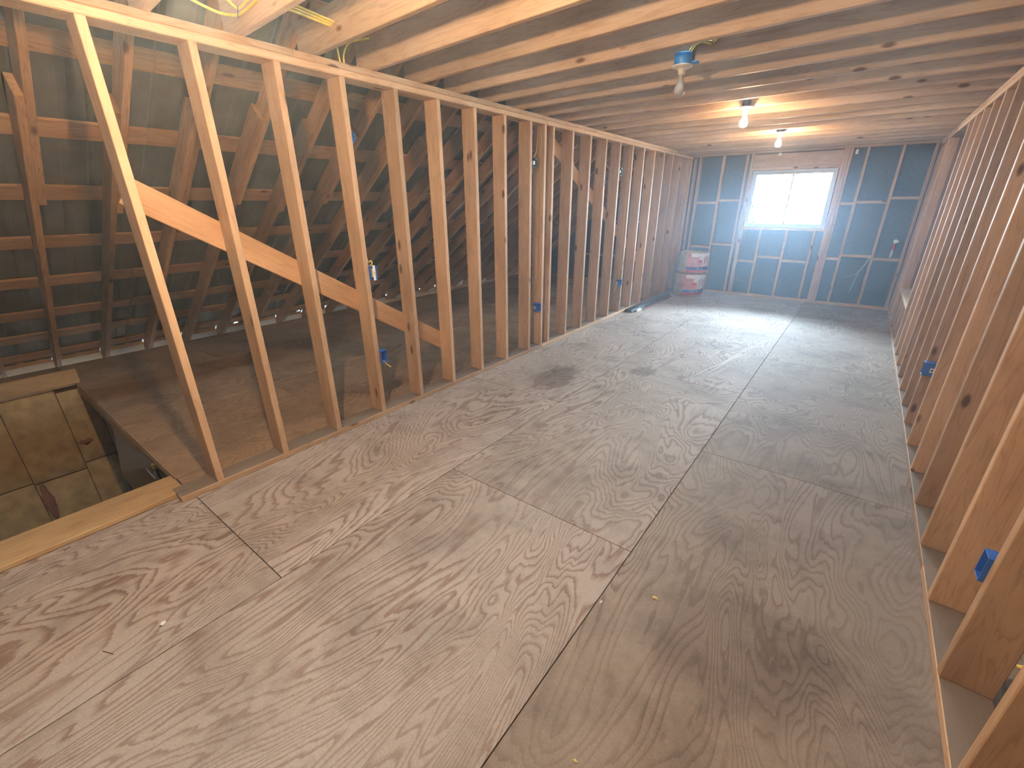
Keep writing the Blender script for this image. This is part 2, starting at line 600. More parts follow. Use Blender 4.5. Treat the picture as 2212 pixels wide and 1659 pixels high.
column(-0.215, 1.0, (3.0, 5.44, 7.88), M['ply'], 0.572)
sheet(HX1, 1.0, -1.86, 0.572, M['ply'])
sheet(HX1, 1.0, YB, -1.86, M['ply'])
column(1.0, 2.222, (-0.74, 1.70, 4.145, 6.58), M['ply_mid'])
column(2.222, 3.44, (-1.97, 0.467, 2.907, 5.355, 7.79), M['ply_dull'])
column(3.44, 4.66, (-0.74, 1.70, 4.14, 6.58), M['ply'])
column(4.66, 5.88, (0.47, 2.91, 5.35, 7.79), M['ply_attic'])
column(5.88, 7.06, (-0.74, 1.70, 4.14, 6.58), M['ply_attic'])
column(-1.425, -0.215, (1.70, 4.14, 6.58), M['ply_attic'], HY1)
column(-2.66, -1.455, (3.0, 5.44, 7.88), M['ply_attic'], HY1)
column(-3.76, -2.66, (1.70, 4.14, 6.58), M['ply_attic'], HY1)
column(-3.76, HX0, (-0.74,), M['ply_attic'], YB, HY1)
sheet(HX0, HX1, YB, HY0, M['ply_attic'])

# pale drag scuffs across the boards
def scuff(pts, wdt):
    v, f = [], []
    P = [Vector((x, y, 0.0012)) for x, y in pts]
    for i, q in enumerate(P):
        d = (P[min(i + 1, len(P) - 1)] - P[max(i - 1, 0)]).normalized()
        s = Vector((-d.y, d.x, 0)) * wdt * (0.25 if i in (0, len(P) - 1) else 1)
        v += [q - s, q + s]
        if i:
            k = 2 * i
            f.append((k - 2, k, k + 1, k - 1))
    link('scuff_mark', pydata('scuff_mark', v, f), M['scuff'], floor)
scuff([(1.75, 4.35), (1.80, 4.62), (1.88, 4.90), (1.955, 5.42), (2.02, 5.75), (2.108, 6.10)], 0.004)
scuff([(1.81, 4.40), (1.87, 4.70), (1.92, 5.05), (1.975, 5.36)], 0.003)
scuff([(1.87, 4.39), (1.91, 4.60), (1.957, 4.87)], 0.003)
scuff([(1.93, 5.08), (1.985, 5.30), (2.03, 5.50)], 0.003)

# ================================================================== STAIR OPENING
well = struct('wall_stairwell')
D = -2.6
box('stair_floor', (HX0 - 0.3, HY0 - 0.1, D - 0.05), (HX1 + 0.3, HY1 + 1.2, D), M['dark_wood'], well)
box('rim_board', (HX0, HY1, -0.115), (-1.20, HY1 + 0.038, -0.022), M['curb'], well)
box('rim_board', (-1.20, HY1, -0.06), (HX1, HY1 + 0.038, -0.022), M['curb'], well)
box('rim_board', (HX0, HY0 - 0.038, -0.26), (HX1, HY0, -0.022), M['rafter'], well)
box('rim_board', (HX1, HY0, -0.26), (HX1 + 0.038, HY1 + 0.038, -0.022), M['rafter'], well)
box('wall_panel', (HX0 - 0.3, HY0 - 0.12, D), (HX1 + 0.3, HY0 - 0.08, -0.26), M['drywall'], well)
box('wall_panel', (HX1 + 0.04, HY0 - 0.1, D), (HX1 + 0.08, HY1 + 1.2, -0.26), M['drywall'], well)
# grey wallboard below the rim at the upper end, the room below shows past it
prism('wall_panel', [(-2.2, -0.26), (-1.65, -0.06), (-0.45, -0.06), (-0.45, -0.12), (-0.975, -0.19), (-2.72, -0.945)], 1, HY1 + 0.041, HY1 + 0.055, M['drywall'], well)
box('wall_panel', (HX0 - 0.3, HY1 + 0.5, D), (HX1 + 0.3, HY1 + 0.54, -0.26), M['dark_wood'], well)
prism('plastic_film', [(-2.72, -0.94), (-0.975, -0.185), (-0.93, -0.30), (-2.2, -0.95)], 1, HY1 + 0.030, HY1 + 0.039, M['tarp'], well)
tube('cable_end', [(-1.25, HY1 + 0.022, -0.30), (-1.02, HY1 + 0.02, -0.295), (-0.95, HY1 + 0.02, -0.20)], 0.005, M['white_plastic'], well)
box('cable_clip', (-0.99, HY1 + 0.015, -0.19), (-0.95, HY1 + 0.035, -0.155), M['yellow'], well)
# kraft-faced batts on the far side
def batt(y0, y1, z0, z1, bulge=0.05):
    n, k = 9, 13
    v, f = [], []
    for i in range(k):
        for j in range(n):
            s, t = j / (n - 1), i / (k - 1)
            y, z = y0 + (y1 - y0) * s, z0 + (z1 - z0) * t
            e = min(1, 9 * min(s, 1 - s) + 0.2, 9 * min(t, 1 - t) + 0.3)
            x = -0.045 + bulge * (max(e, 0)) ** 0.6 + 0.018 * noise.noise(Vector((y * 5, z * 4, y0 * 7)))
            v.append((HX0 - 0.03 + x, y, z))
    for i in range(k - 1):
        for j in range(n - 1):
            a = i * n + j
            f.append((a, a + 1, a + n + 1, a + n))
    link('insulation_batt', pydata('insulation_batt', v, f, True), M['kraft'], well)
edges = [-1.75, -1.33, -0.86, -0.42, 0.02, 0.405, 0.66, 1.05]
for a, b in zip(edges, edges[1:]):
    zc = random.uniform(-0.92, -0.8) if a > -0.8 else -1.2
    batt(a + 0.003, b - 0.003, zc + 0.004, -0.03 if b < 0.5 else -0.07)
    batt(a + 0.003, b - 0.003, D, zc - 0.004, 0.06)
box('wall_backing', (HX0 - 0.14, HY0 - 0.13, D), (HX0 - 0.08, HY1 + 0.55, -0.02), M['dark_wood'], well)
# torn facing
def torn(y, z, w2, h2):
    v, f = [], []
    n = 10
    for i in range(n):
        t = i / (n - 1)
        hw = w2 * math.sin(math.pi * (0.08 + 0.84 * t)) * (0.8 + 0.3 * noise.noise(Vector((t * 6, y, 0))))
        for s in (-1, 0, 1):
            v.append((HX0 - 0.012 + (0.045 if s == 0 else 0.005), y + s * hw, z + h2 * (t - 0.5)))
    for i in range(n - 1):
        for j in range(2):
            a = i * 3 + j
            f.append((a, a + 1, a + 4, a + 3))
    link('torn_fibre', pydata('torn_fibre', v, f, True), M['pink_fibre'], well)
torn(0.06, -1.10, 0.05, 0.42)
torn(0.47, -0.60, 0.07, 0.05)
# curbs
board('curb_board', (-0.205, YB + 0.3, 0.016), (-0.205, 0.548, 0.016), (1, 0, 0), 0.255, 0.028, M['curb'], well)
board('curb_board', (HX0 - 0.02, HY0, 0.07), (HX0 - 0.02, 0.60, 0.07), (0, 0, 1), 0.14, 0.038, M['curb'], well)

# ================================================================== LEFT WALL (open studs)
wl = struct('wall_left')
Y0 = 0.2871
SX = -0.070
for a, b in ((0.50, 4.236), (4.239, 7.6), (7.603, YF)):
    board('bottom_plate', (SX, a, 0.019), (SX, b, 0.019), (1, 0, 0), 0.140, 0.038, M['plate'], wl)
for a, b in ((YB, 0.31), (0.312, 4.238), (4.24, 7.9), (7.902, YF)):
    board('top_plate', (SX, a, HS + 0.019), (SX, b, HS + 0.019), (1, 0, 0), 0.140, 0.038, M['stud'], wl, 0.005)
for a, b in ((YB, 1.63), (1.632, 5.28), (5.282, 8.2), (8.202, YF)):
    board('top_plate', (SX, a, HS + 0.057), (SX, b, HS + 0.057), (1, 0, 0), 0.140, 0.038, M['stud'], wl, 0.005)
studs_l = {}
for i in range(1, 22):
    y = Y0 + OC * i + 0.019
    dx = random.uniform(-0.002, 0.002)
    studs_l[i] = board('stud', (SX + dx, y, 0.038), (SX + dx, y + random.uniform(-0.004, 0.004), HS), (1, 0, 0), 0.140, 0.038, M['stud'], wl)
stud_x = board('stud', (SX, 4.217, 0.038), (SX, 4.217, HS), (1, 0, 0), 0.140, 0.038, M['stud'], wl)
board('stud', (SX, YF - 0.06, 0.038), (SX, YF - 0.06, HS), (1, 0, 0), 0.140, 0.038, M['stud'], wl)
for yy in (-1.3, -1.7, -2.1, -2.5):
    board('stud', (SX, yy, 0.038), (SX, yy, HS), (1, 0, 0), 0.140, 0.038, M['stud'], wl)
board('diagonal_brace', (-0.1495, 0.715, 1.664), (-0.1495, 2.86, 0.345), (0, 0, 1), 0.140, 0.019, M['brace'], wl)
board('diagonal_brace', (-0.1495, 4.36, 2.31), (-0.1495, 7.4, 0.68), (0, 0, 1), 0.140, 0.019, M['brace'], wl)

# nails left half driven in the stud faces
def nail(stud, y, z, ln=0.05, dark=False, side=None):
    """Bent or protruding nail from the room face of a stud."""
    mw = stud.matrix_local.inverted()
    d = Vector((1, 0.25, 0.1)).normalized() if side is None else Vector(side).normalized()
    p = Vector((-0.01, y, z))
    me = tube_mesh('nail', [mw @ p, mw @ (p + d * (ln + 0.01))], 0.0016, 6)
    o = link('nail', me, M['rusty' if dark else 'steel'], stud)
    if not dark:
        q0, q1 = mw @ (p + d * (ln + 0.008)), mw @ (p + d * (ln + 0.011))
        link('nail_head', tube_mesh('nail_head', [q0, q1], 0.005, 8), M['white_plastic'], stud)
nail(studs_l[2], 1.12, 2.19, 0.02, True, (1, 0.2, -0.8))
nail(studs_l[2], 1.12, 1.785, 0.03, False, (1, -0.2, -0.6))
nail(studs_l[2], 1.125, 0.96, 0.03, True, (1, 0.6, -0.2))
nail(studs_l[3], 1.53, 2.10, 0.02, True, (1, 0.2, -0.8))
nail(studs_l[3], 1.54, 1.79, 0.03, False)
nail(studs_l[4], 1.94, 2.08, 0.09, False, (0.35, 1, 0.25))
nail(studs_l[5], 2.34, 2.10, 0.02, True, (1, 0.2, 0))
nail(studs_l[6], 2.755, 2.09, 0.07, False, (0.5, 1, 0.25))
nail(studs_l[7], 3.16, 2.02, 0.06, False, (0.6, 1, 0.1))
nail(studs_l[10], 4.38, 2.0, 0.09, False, (0.6, 1, 0.2))
nail(studs_l[11], 4.79, 2.0, 0.10, False, (0.6, 1, 0.2))
nail(studs_l[12], 5.19, 2.0, 0.10, False, (0.6, 1, 0.1))
nail(studs_l[7], 3.15, 0.09, 0.02, True, (0.6, -1, 0.4))

# ================================================================== RIGHT WALL
wr = struct('wall_right')
RX = W + 0.070
for a, b in ((YB, 2.4), (2.402, 6.1), (6.102, YF)):
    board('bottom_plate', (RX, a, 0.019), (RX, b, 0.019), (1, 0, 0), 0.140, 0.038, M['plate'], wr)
for a, b in ((YB, 3.2), (3.202, 7.50), (7.502, YF)):
    for dz in (0.019, 0.057):
        board('top_plate', (RX, a, HS + dz), (RX, b, HS + dz), (1, 0, 0), 0.140, 0.038, M['stud'], wr)
studs_r = {}
for k in range(-9, 20):
    y = 1.34 + OC * k + 0.019
    if k in (14, 15, 16):
        board('cripple_stud', (RX, y, 0.038), (RX, y, 0.46), (1, 0, 0), 0.140, 0.038, M['stud'], wr)
        continue
    if k == 19:
        y = YF - 0.05
    studs_r[k] = board('stud', (RX, y, 0.038), (RX, y + random.uniform(-0.004, 0.004), HS), (1, 0, 0), 0.140, 0.038, M['stud'], wr)
board('stud', (W + 0.0445, 8.15, 0.038), (W + 0.0445, 8.15, HS), (1, 0, 0), 0.089, 0.038, M['stud'], wr)
board('opening_sill', (RX, 6.665, 0.479), (RX, 8.13, 0.479), (1, 0, 0), 0.140, 0.038, M['stud'], wr)

# ================================================================== CEILING JOISTS
ceil = struct('ceiling')
for j in range(-9, 20):
    y = 1.345 + OC * j + 0.019
    if y > YF - 0.015:
        break
    sk = {0: 0.10, 1: 0.10, 2: 0.10, 3: 0.09, 4: 0.07, 5: 0.038, 6: 0.03, 7: 0.02}.get(j, 0.10 if j < 0 else 0.0) / 1.64   # slightly out of square
    board('joist', (-0.17, y + 0.17 * sk, HJ + 0.092), (W + 0.17, y - (W + 0.17) * sk, HJ + 0.092), (0, 0, 1), 0.184, 0.038, M['joist'], ceil)

# ================================================================== ROOF
def roof_side(name, sgn):
    """sgn=+1: slope on the left (rises to +x); -1: its mirror on the right."""
    rf = struct(name)
    fx = (lambda x: x) if sgn > 0 else (lambda x: W - x)
    nrm = Vector((-math.sin(ANG) * sgn, 0, math.cos(ANG)))
    def P(s, y, off):
        """s along the slope from floor level, off = distance above rafter underside."""
        x = X0 + s * math.cos(ANG)
        z = s * math.sin(ANG)
        v = Vector((fx(x), y, z)) + nrm * off
        return v
    s_ridge = (XR - X0) / math.cos(ANG)
    s_low = -0.55
    n = 0
    y = 0.965 - OC * 8
    while y < YF:
        if y > YB:
            s_split_hi = 3.62 + random.uniform(-0.06, 0.06)
            s_split_lo = 2.62 + random.uniform(-0.12, 0.12)
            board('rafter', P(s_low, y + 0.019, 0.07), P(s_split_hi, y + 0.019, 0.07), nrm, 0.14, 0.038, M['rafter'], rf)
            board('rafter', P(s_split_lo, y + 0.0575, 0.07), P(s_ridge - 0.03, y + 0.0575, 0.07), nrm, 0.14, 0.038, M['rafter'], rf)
        y += OC
    cuts = (YB, 1.2, 4.7, YF + 0.1) if sgn > 0 else (YB, YF + 0.1)
    ss = (-0.35, 0.03, 0.47, 0.93, 1.49, 2.065, 2.643, 3.236, 3.83, 4.42, 5.0, 5.6, 6.2)
    for s in ss:
        for a, b in zip(cuts, cuts[1:]):
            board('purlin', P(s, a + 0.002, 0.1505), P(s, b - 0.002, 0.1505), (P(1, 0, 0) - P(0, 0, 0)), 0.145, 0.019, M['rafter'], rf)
    # ribbed metal sheets
    pw = 0.915
    y = YB - 0.1
    while y < YF + 0.25:
        v, f = [], []
        prof = []
        for r in range(3):
            b0 = r * pw / 3
            prof += [(b0, 0), (b0 + 0.10, 0), (b0 + 0.115, 0.006), (b0 + 0.14, 0.006), (b0 + 0.155, 0), (b0 + 0.235, 0), (b0 + 0.255, 0.022), (b0 + 0.285, 0.022)]
        prof.append((pw, 0))
        for s in (s_low - 0.1, s_ridge - 0.008 / math.cos(ANG)):
            for (dy, h) in prof:
                v.append(P(s, y + dy, 0.161 + h))
        k = len(prof)
        for i in range(k - 1):
            f.append((i, i + 1, k + i + 1, k + i))
        link('metal_roof_sheet', pydata('metal_roof_sheet', v, f), M['metal_roof'], rf)
        y += pw
    # eave: blocking and a translucent vent strip in each rafter bay, soffit below
    xa = fx(-3.99)
    y = 0.965 - OC * 8
    while y < YF - 0.3:
        if y > YB:
            for nm, z0, z1, mm in (('eave_blocking', -0.34, -0.085, 'rafter'), ('eave_vent', -0.085, 0.012, 'baffle'), ('eave_blocking', 0.012, 0.050 if 1.9 < y < 4.6 else 0.080, 'rafter')):
                v = [(xa, y + 0.040, z0), (xa, y + OC - 0.001, z0), (xa, y + OC - 0.001, z1), (xa, y + 0.040, z1)]
                v += [(q[0] - 0.012 * sgn, q[1], q[2]) for q in v]
                f = [(0, 1, 2, 3), (7, 6, 5, 4), (0, 4, 5, 1), (1, 5, 6, 2), (2, 6, 7, 3), (3, 7, 4, 0)]
                link(nm, pydata(nm, v, f), M[mm], rf)
        y += OC
    xs2 = sorted((fx(-4.05), fx(-3.72)))
    box('soffit', (xs2[0], YB, -0.36), (xs2[1], YF + 0.1, -0.34), M['dark_wood'], rf)
    return rf
roof_l = roof_side('roof_left', 1)
roof_r = roof_side('roof_right', -1)
for sg in (-1, 1):
    # unseen ridge strip and gap, added to let cool daylight onto the joists
    v = []
    for dz in (0.0, 0.004):
        v += [(XR, YB - 0.1, 4.215 + dz), (XR, YF + 0.25, 4.215 + dz), (XR + sg * 0.3, YF + 0.25, 4.215 - 0.3 * SL + 0.02 + dz), (XR + sg * 0.3, YB - 0.1, 4.215 - 0.3 * SL + 0.02 + dz)]
    f = [(0, 1, 2, 3), (7, 6, 5, 4), (0, 4, 5, 1), (1, 5, 6, 2), (2, 6, 7, 3), (3, 7, 4, 0)]
    link('added_ridge_strip', pydata('added_ridge_strip', v, f), M['ridge_plastic'], roof_l if sg < 0 else roof_r)
board('ridge_board', (XR, YB, 3.90), (XR, YF, 3.90), (0, 0, 1), 0.14, 0.019, M['rafter'], roof_l)

# ================================================================== FAR GABLE WALL WITH WINDOW
wf = struct('wall_far')
FY = YF + 0.0445
WX0, WX1, WZ0, WZ1 = 1.018, 2.226, 1.20, 2.10
def vstud(x, z0, z1, nm='stud', m='stud'):
    board(nm, (x, FY, z0), (x, FY, z1), (0, 1, 0), 0.089, 0.038, M[m], wf)
board('bottom_plate', (0.0, FY, 0.019), (W, FY, 0.019), (0, 1, 0), 0.089, 0.038, M['stud'], wf)
board('top_plate', (0.0, FY, 2.383), (W, FY, 2.383), (0, 1, 0), 0.089, 0.038, M['stud'], wf)
ZT = 2.364
for x in (0.030, 0.122, 0.518, 0.90, 0.976, 2.260, 2.300, 2.341, 2.544, 2.955, 3.315):
    vstud(x, 0.038, ZT)
vstud(WX0 - 0.019 + 0.001, 0.038, 2.147)
for x in (1.315, 1.715, 2.115):
    vstud(x, 0.038, WZ0 - 0.042, 'cripple_stud')
board('header', (0.997, FY, 2.2465), (2.241, FY, 2.2465), (0, 0, 1), 0.199, 0.089, M['stud'], wf)
board('head_plate', (1.018, FY, 2.124), (2.241, FY, 2.124), (0, 1, 0), 0.089, 0.044, M['stud'], wf)
board('window_sill_plate', (1.018, FY, WZ0 - 0.021), (2.241, FY, WZ0 - 0.021), (0, 1, 0), 0.089, 0.038, M['stud'], wf)
for x0, x1, z in ((0.141, 0.499, 1.60), (0.141, 0.499, 0.83), (0.537, 0.881, 1.638), (0.537, 0.881, 0.886),
                  (1.018, 1.296, 0.617), (1.334, 1.696, 0.705), (1.734, 2.096, 0.661),
                  (2.36, 2.525, 0.74), (2.36, 2.525, 1.579), (2.563, 2.936, 0.80), (2.563, 2.936, 1.60),
                  (2.974, 3.296, 0.771), (2.974, 3.296, 1.655)):
    board('blocking', (x0, FY, z), (x1, FY, z), (0, 1, 0), 0.089, 0.038, M['stud'], wf)

def roof_z(x):
    x = x if x < XR else W - x
    return (x - X0) * SL + 0.16 / math.cos(ANG)
SY0, SY1 = YF + 0.0895, YF + 0.102
def sheath(x0, x1, z0=None, z1=None, parent=wf, ya=SY0, yb=SY1):
    z0 = -0.3 if z0 is None else z0
    if z1 is None:
        pts = [(x0, z0), (x1, z0), (x1, max(z0 + 0.01, roof_z(x1)))]
        if x0 < XR < x1:
            pts.append((XR, roof_z(XR)))
        pts.append((x0, max(z0 + 0.01, roof_z(x0))))
    else:
        pts = [(x0, z0), (x1, z0), (x1, z1), (x0, z1)]
    prism('sheathing_panel', pts, 1, ya, yb, M['sheath'], parent)
xs = [-4.3, -2.66, -1.44, -0.22, WX0]
for a, b in zip(xs, xs[1:]):
    sheath(a, b)
sheath(WX0, WX1, None, WZ0)
sheath(WX0, WX1, WZ1, None)
xs = [WX1, 3.44, 4.66, 5.88, 7.65]
for a, b in zip(xs, xs[1:]):
    sheath(a, b)
# attic-side gable framing left of the room
for x in (-3.2, -2.79, -2.38, -1.97, -1.56, -1.15, -0.74, -0.33):
    board('stud', (x, FY, 0.038), (x, FY, (x - X0) * SL - 0.02), (0, 1, 0), 0.089, 0.038, M['rafter'], wf)
board('bottom_plate', (-3.7, FY, 0.019), (-0.1, FY, 0.019), (0, 1, 0), 0.089, 0.038, M['rafter'], wf)
for a, b in ((-2.36, -1.99), (-1.95, -1.58), (-1.54, -1.17), (-1.13, -0.76), (-0.72, -0.35)):
    for z in (0.55, 1.25):
        if z < (a - X0) * SL - 0.1:
            board('blocking', (a, FY, z), (b, FY, z), (0, 1, 0), 0.089, 0.038, M['rafter'], wf)

# rear gable
wb = struct('wall_rear')
xs = [-4.3, -2.66, -1.44, -0.22, 1.0, 2.22, 3.44, 4.66, 5.88, 7.65]
for a, b in zip(xs, xs[1:]):
    sheath(a, b, None, None, wb, YB - 0.014, YB - 0.002)

# ------------------------------------------------------------------ window
win = struct('window_1')
def wbox(nm, x0, x1, z0, z1, y0, y1, m='alu', parent=win, ch=0.003):
    return box(nm, (x0, y0, z0), (x1, y1, z1), M[m], parent, ch)
fy0, fy1 = YF + 0.045, YF + 0.125
fr = 0.034
wbox('window_frame', WX0, WX1, WZ0, WZ0 + fr, fy0, fy1)
wbox('window_frame', WX0, WX1, WZ1 - fr, WZ1, fy0, fy1)
wbox('window_frame', WX0, WX0 + fr, WZ0 + fr, WZ1 - fr, fy0, fy1)
wbox('window_frame', WX1 - fr, WX1, WZ0 + fr, WZ1 - fr, fy0, fy1)
MX = 1.628
sb = 0.032
def sash(x0, x1, y0, y1):
    z0, z1 = WZ0 + fr, WZ1 - fr
    g = wbox('sash', x0, x0 + sb, z0, z1, y0, y1)
    for q in ((x1 - sb, x1, z0, z1), (x0 + sb, x1 - sb, z0, z0 + sb), (x0 + sb, x1 - sb, z1 - sb, z1)):
        wbox('sash_rail', *q, y0, y1)
    wbox('window_pane', x0 + sb, x1 - sb, z0 + sb, z1 - sb, (y0 + y1) / 2 - 0.002, (y0 + y1) / 2 + 0.002, 'glass', win, 0.0005)
sash(WX0 + fr, MX + 0.016, fy0 + 0.010, fy0 + 0.036)
sash(MX - 0.016, WX1 - fr, fy0 + 0.040, fy0 + 0.066)

# ================================================================== LIGHT FIXTURES
BULB_PROF = [(r * 1.1, z * 1.08) for r, z in [(0.0, -0.112), (0.012, -0.1105), (0.022, -0.105), (0.0285, -0.096), (0.031, -0.084), (0.0295, -0.070),
             (0.025, -0.056), (0.019, -0.043), (0.0145, -0.031), (0.0132, -0.018), (0.0132, 0.0), (0.0, 0.0)]]
HOLDER_PROF = [(0.0, -0.046), (0.019, -0.046), (0.0215, -0.042), (0.0225, -0.026), (0.026, -0.017), (0.034, -0.011),
               (0.056, -0.008), (0.061, -0.004), (0.061, 0.002), (0.0, 0.002)]
_lm = {}
def lathe(key, prof, m, parent, loc=(0, 0, 0), n=24):
    k = (key, m.name)
    if k not in _lm:
        me = lathe_mesh(key, prof, n)
        # profiles run bottom to top: faces already point out
        me.materials.append(m)
        _lm[k] = me
    o = link(key, _lm[k], None, parent)
    o.location = loc
    return o

def fixture(loc, bulb, label, group=None, box_m=None):
    t = empty('light_fixture', loc)
    tag(t, label, 'light', group)
    lathe('lampholder', HOLDER_PROF, M['white_plastic'], t)
    lathe('light_bulb', BULB_PROF, bulb, t, (0, 0, -0.040), 14)
    return t

# unlit lamp on a light blue round box
f1 = fixture((1.630, 3.284, 2.392), M['bulb_off'], 'unlit bulb in white lampholder on a light blue round ceiling box')
lathe('ceiling_box', [(0.0, 0.002), (0.0505, 0.002), (0.052, 0.004), (0.052, 0.062), (0.050, 0.066), (0.0, 0.066)], M['blue_light'], f1)
box('mounting_ear', (0.047, 0.01, 0.012), (0.085, 0.054, 0.022), M['blue_light'], f1)
box('mounting_ear', (-0.062, 0.035, 0.010), (-0.045, 0.054, 0.03), M['blue_light'], f1)
# lit lamp between joists
f2 = fixture((1.668, 4.966, 2.398), M['bulb_lit_far'], 'lit bulb in white lampholder, between the unlit lamp and the lamp on a dark bracket')
lathe('ceiling_box', [(0.0, 0.002), (0.036, 0.002), (0.036, 0.05), (0.0, 0.05)], M['dark_box'], f2)
# lit lamp on a flared dark metal bracket
f3 = fixture((1.680, 6.875, 2.394), M['bulb_lit_far'], 'lit bulb in white lampholder on a flared dark metal bracket')
lathe('ceiling_box', [(0.0, 0.002), (0.047, 0.002), (0.049, 0.02), (0.075, 0.075), (0.0, 0.075)], M['dark_metal'], f3, n=12)
v = [(0.05, -0.03, 0.01), (0.05, 0.03, 0.01), (0.105, 0.03, 0.075), (0.105, -0.03, 0.075)]
v += [(q[0] - 0.006, q[1], q[2] + 0.003) for q in v]
link('hanger_strap', pydata('hanger_strap', v, [(0, 1, 2, 3), (7, 6, 5, 4), (0, 4, 5, 1), (1, 5, 6, 2), (2, 6, 7, 3), (3, 7, 4, 0)]), M['dark_metal'], f3)
box('hanger_bar', (-0.012, -0.212, 0.068), (0.012, 0.162, 0.076), M['dark_metal'], f3)
# lit lamp over the near floor, just above the picture
f0 = fixture((1.50, 0.532, 2.25), M['bulb_lit'], 'lit bulb in white lampholder over the near plywood floor')
lathe('ceiling_box', [(0.0, 0.152), (0.0505, 0.152), (0.052, 0.154), (0.052, 0.212), (0.050, 0.216), (0.0, 0.216)], M['blue_light'], f0)
link('pendant_cable', tube_mesh('pendant_cable', [(0, 0, 0.0), (0, 0, 0.155)], 0.005, 8), M['white_plastic'], f0)

# ================================================================== ELECTRICAL BOXES
def gang_box(loc, dims, label, m, face='x', device=None, sticker=None, group=None, open_front=True):
    """Single-gang box; its open side faces +x (room, left wall) or -x (right wall)."""
    dx, dy, dz = dims
    t = empty('outlet_box', loc)
    tag(t, label, 'electrical box', group)
    s = 1 if face == 'x' else -1
    th = 0.003
    bx = lambda nm, lo, hi, mm: box(nm, tuple(min(a, b) for a, b in zip(lo, hi)), tuple(max(a, b) for a, b in zip(lo, hi)), M[mm] if isinstance(mm, str) else mm, t, 0.001)
    bx('back_panel', (0, -dy / 2, 0), (s * th, dy / 2, dz), m)
    bx('side_panel', (s * th, -dy / 2, 0), (s * dx, -dy / 2 + th, dz), m)
    bx('side_panel', (s * th, dy / 2 - th, 0), (s * dx, dy / 2, dz), m)
    bx('end_panel', (s * th, -dy / 2 + th, 0), (s * dx, dy / 2 - th, th), m)
    bx('end_panel', (s * th, -dy / 2 + th, dz - th), (s * dx, dy / 2 - th, dz), m)
    if device:
        bx('switch_body', (s * 0.015, -0.014, 0.018), (s * (dx - 0.002), 0.014, dz - 0.018), device)
        bx('mounting_strap', (s * (dx - 0.002), -0.010, -0.004), (s * (dx + 0.001), 0.010, dz + 0.004), 'white_plastic')
        bx('toggle', (s * (dx + 0.001), -0.004, dz * 0.5 - 0.004), (s * (dx + 0.014), 0.004, dz * 0.5 + 0.008), 'ivory')
    if sticker:
        sy = -dy / 2 - 0.0008
        bx('sticker', (s * dx * 0.15, sy, dz * 0.30), (s * dx * 0.48, sy + 0.0012, dz * 0.62), 'white_plastic')
        bx('sticker_print', (s * dx * 0.22, sy - 0.0004, dz * 0.38), (s * dx * 0.41, sy, dz * 0.54), 'dark_box')
    return t

# on the left wall
gang_box((-0.058, 1.9825, 1.085), (0.070, 0.057, 0.098), 'blue box with an ivory toggle switch on a left-wall stud', M['blue'], device='ivory')
gang_box((-0.058, 1.9835, 0.445), (0.070, 0.060, 0.095), 'empty blue outlet box low on the stud below the toggle switch', M['blue'])
gang_box((-0.066, 4.164, 0.445), (0.070, 0.060, 0.095), 'blue outlet box with a white sticker on the doubled stud by stapled cables', M['blue'], sticker=True)
gang_box((-0.050, 6.352, 0.435), (0.060, 0.060, 0.095), 'small blue outlet box above the stack of grey metal trim', M['blue'])
# on the right wall
gang_box((W + 0.058, 4.153, 0.445), (0.070, 0.060, 0.095), 'dark blue outlet box with a white sticker on a right-wall stud', M['blue'], face='-x', sticker=True)
gang_box((W + 0.058, 1.8165, 0.445), (0.070, 0.060, 0.095), 'bright blue outlet box low on a right-wall stud near a cut yellow cable', M['blue'], face='-x')

def round_box(loc, label, m, r=0.052, d=0.05, sticker=False, group=None):
    """Round device box, axis along x, open side to the room."""
    t = empty('round_box', loc)
    tag(t, label, 'electrical box', group)
    me = lathe_mesh('box_shell', [(0.0, 0.0), (r * 0.92, 0.0), (r, 0.006), (r, d), (r * 0.93, d), (r * 0.93, 0.012), (0.0, 0.012)], 16, False)
    o = link('box_shell', me, m, t)
    o.rotation_euler = (0, math.radians(90), 0)
    for a in (60, 240):
        ca, sa = math.cos(math.radians(a)) * r * 0.8, math.sin(math.radians(a)) * r * 0.8
        box('screw_boss', (0.012, ca - 0.006, sa - 0.006), (d - 0.002, ca + 0.006, sa + 0.006), m, t, 0.001)
    if sticker:
        box('sticker', (d * 0.25, -0.013, -0.016), (d * 0.9, 0.013, 0.016), M['white_plastic'], t, 0.001)
    return t
rb = round_box((-0.152, 1.998, 2.015), 'blue round box with white lampholder behind the stud, above the toggle switch', M['blue_light'], 0.045)
hold = lathe_mesh('lampholder', HOLDER_PROF, 20)
ho = link('lampholder', hold, M['white_plastic'], rb)
ho.rotation_euler = (0, math.radians(90), 0)
round_box((-0.062, 4.038, 1.975), 'dark round box with white sticker beside the doubled stud', M['dark_box'], 0.050, 0.055, True)
round_box((-0.062, 6.068, 1.99), 'teal round box on a left-wall stud toward the insulation rolls', M['teal_box'], 0.052, 0.055, True)

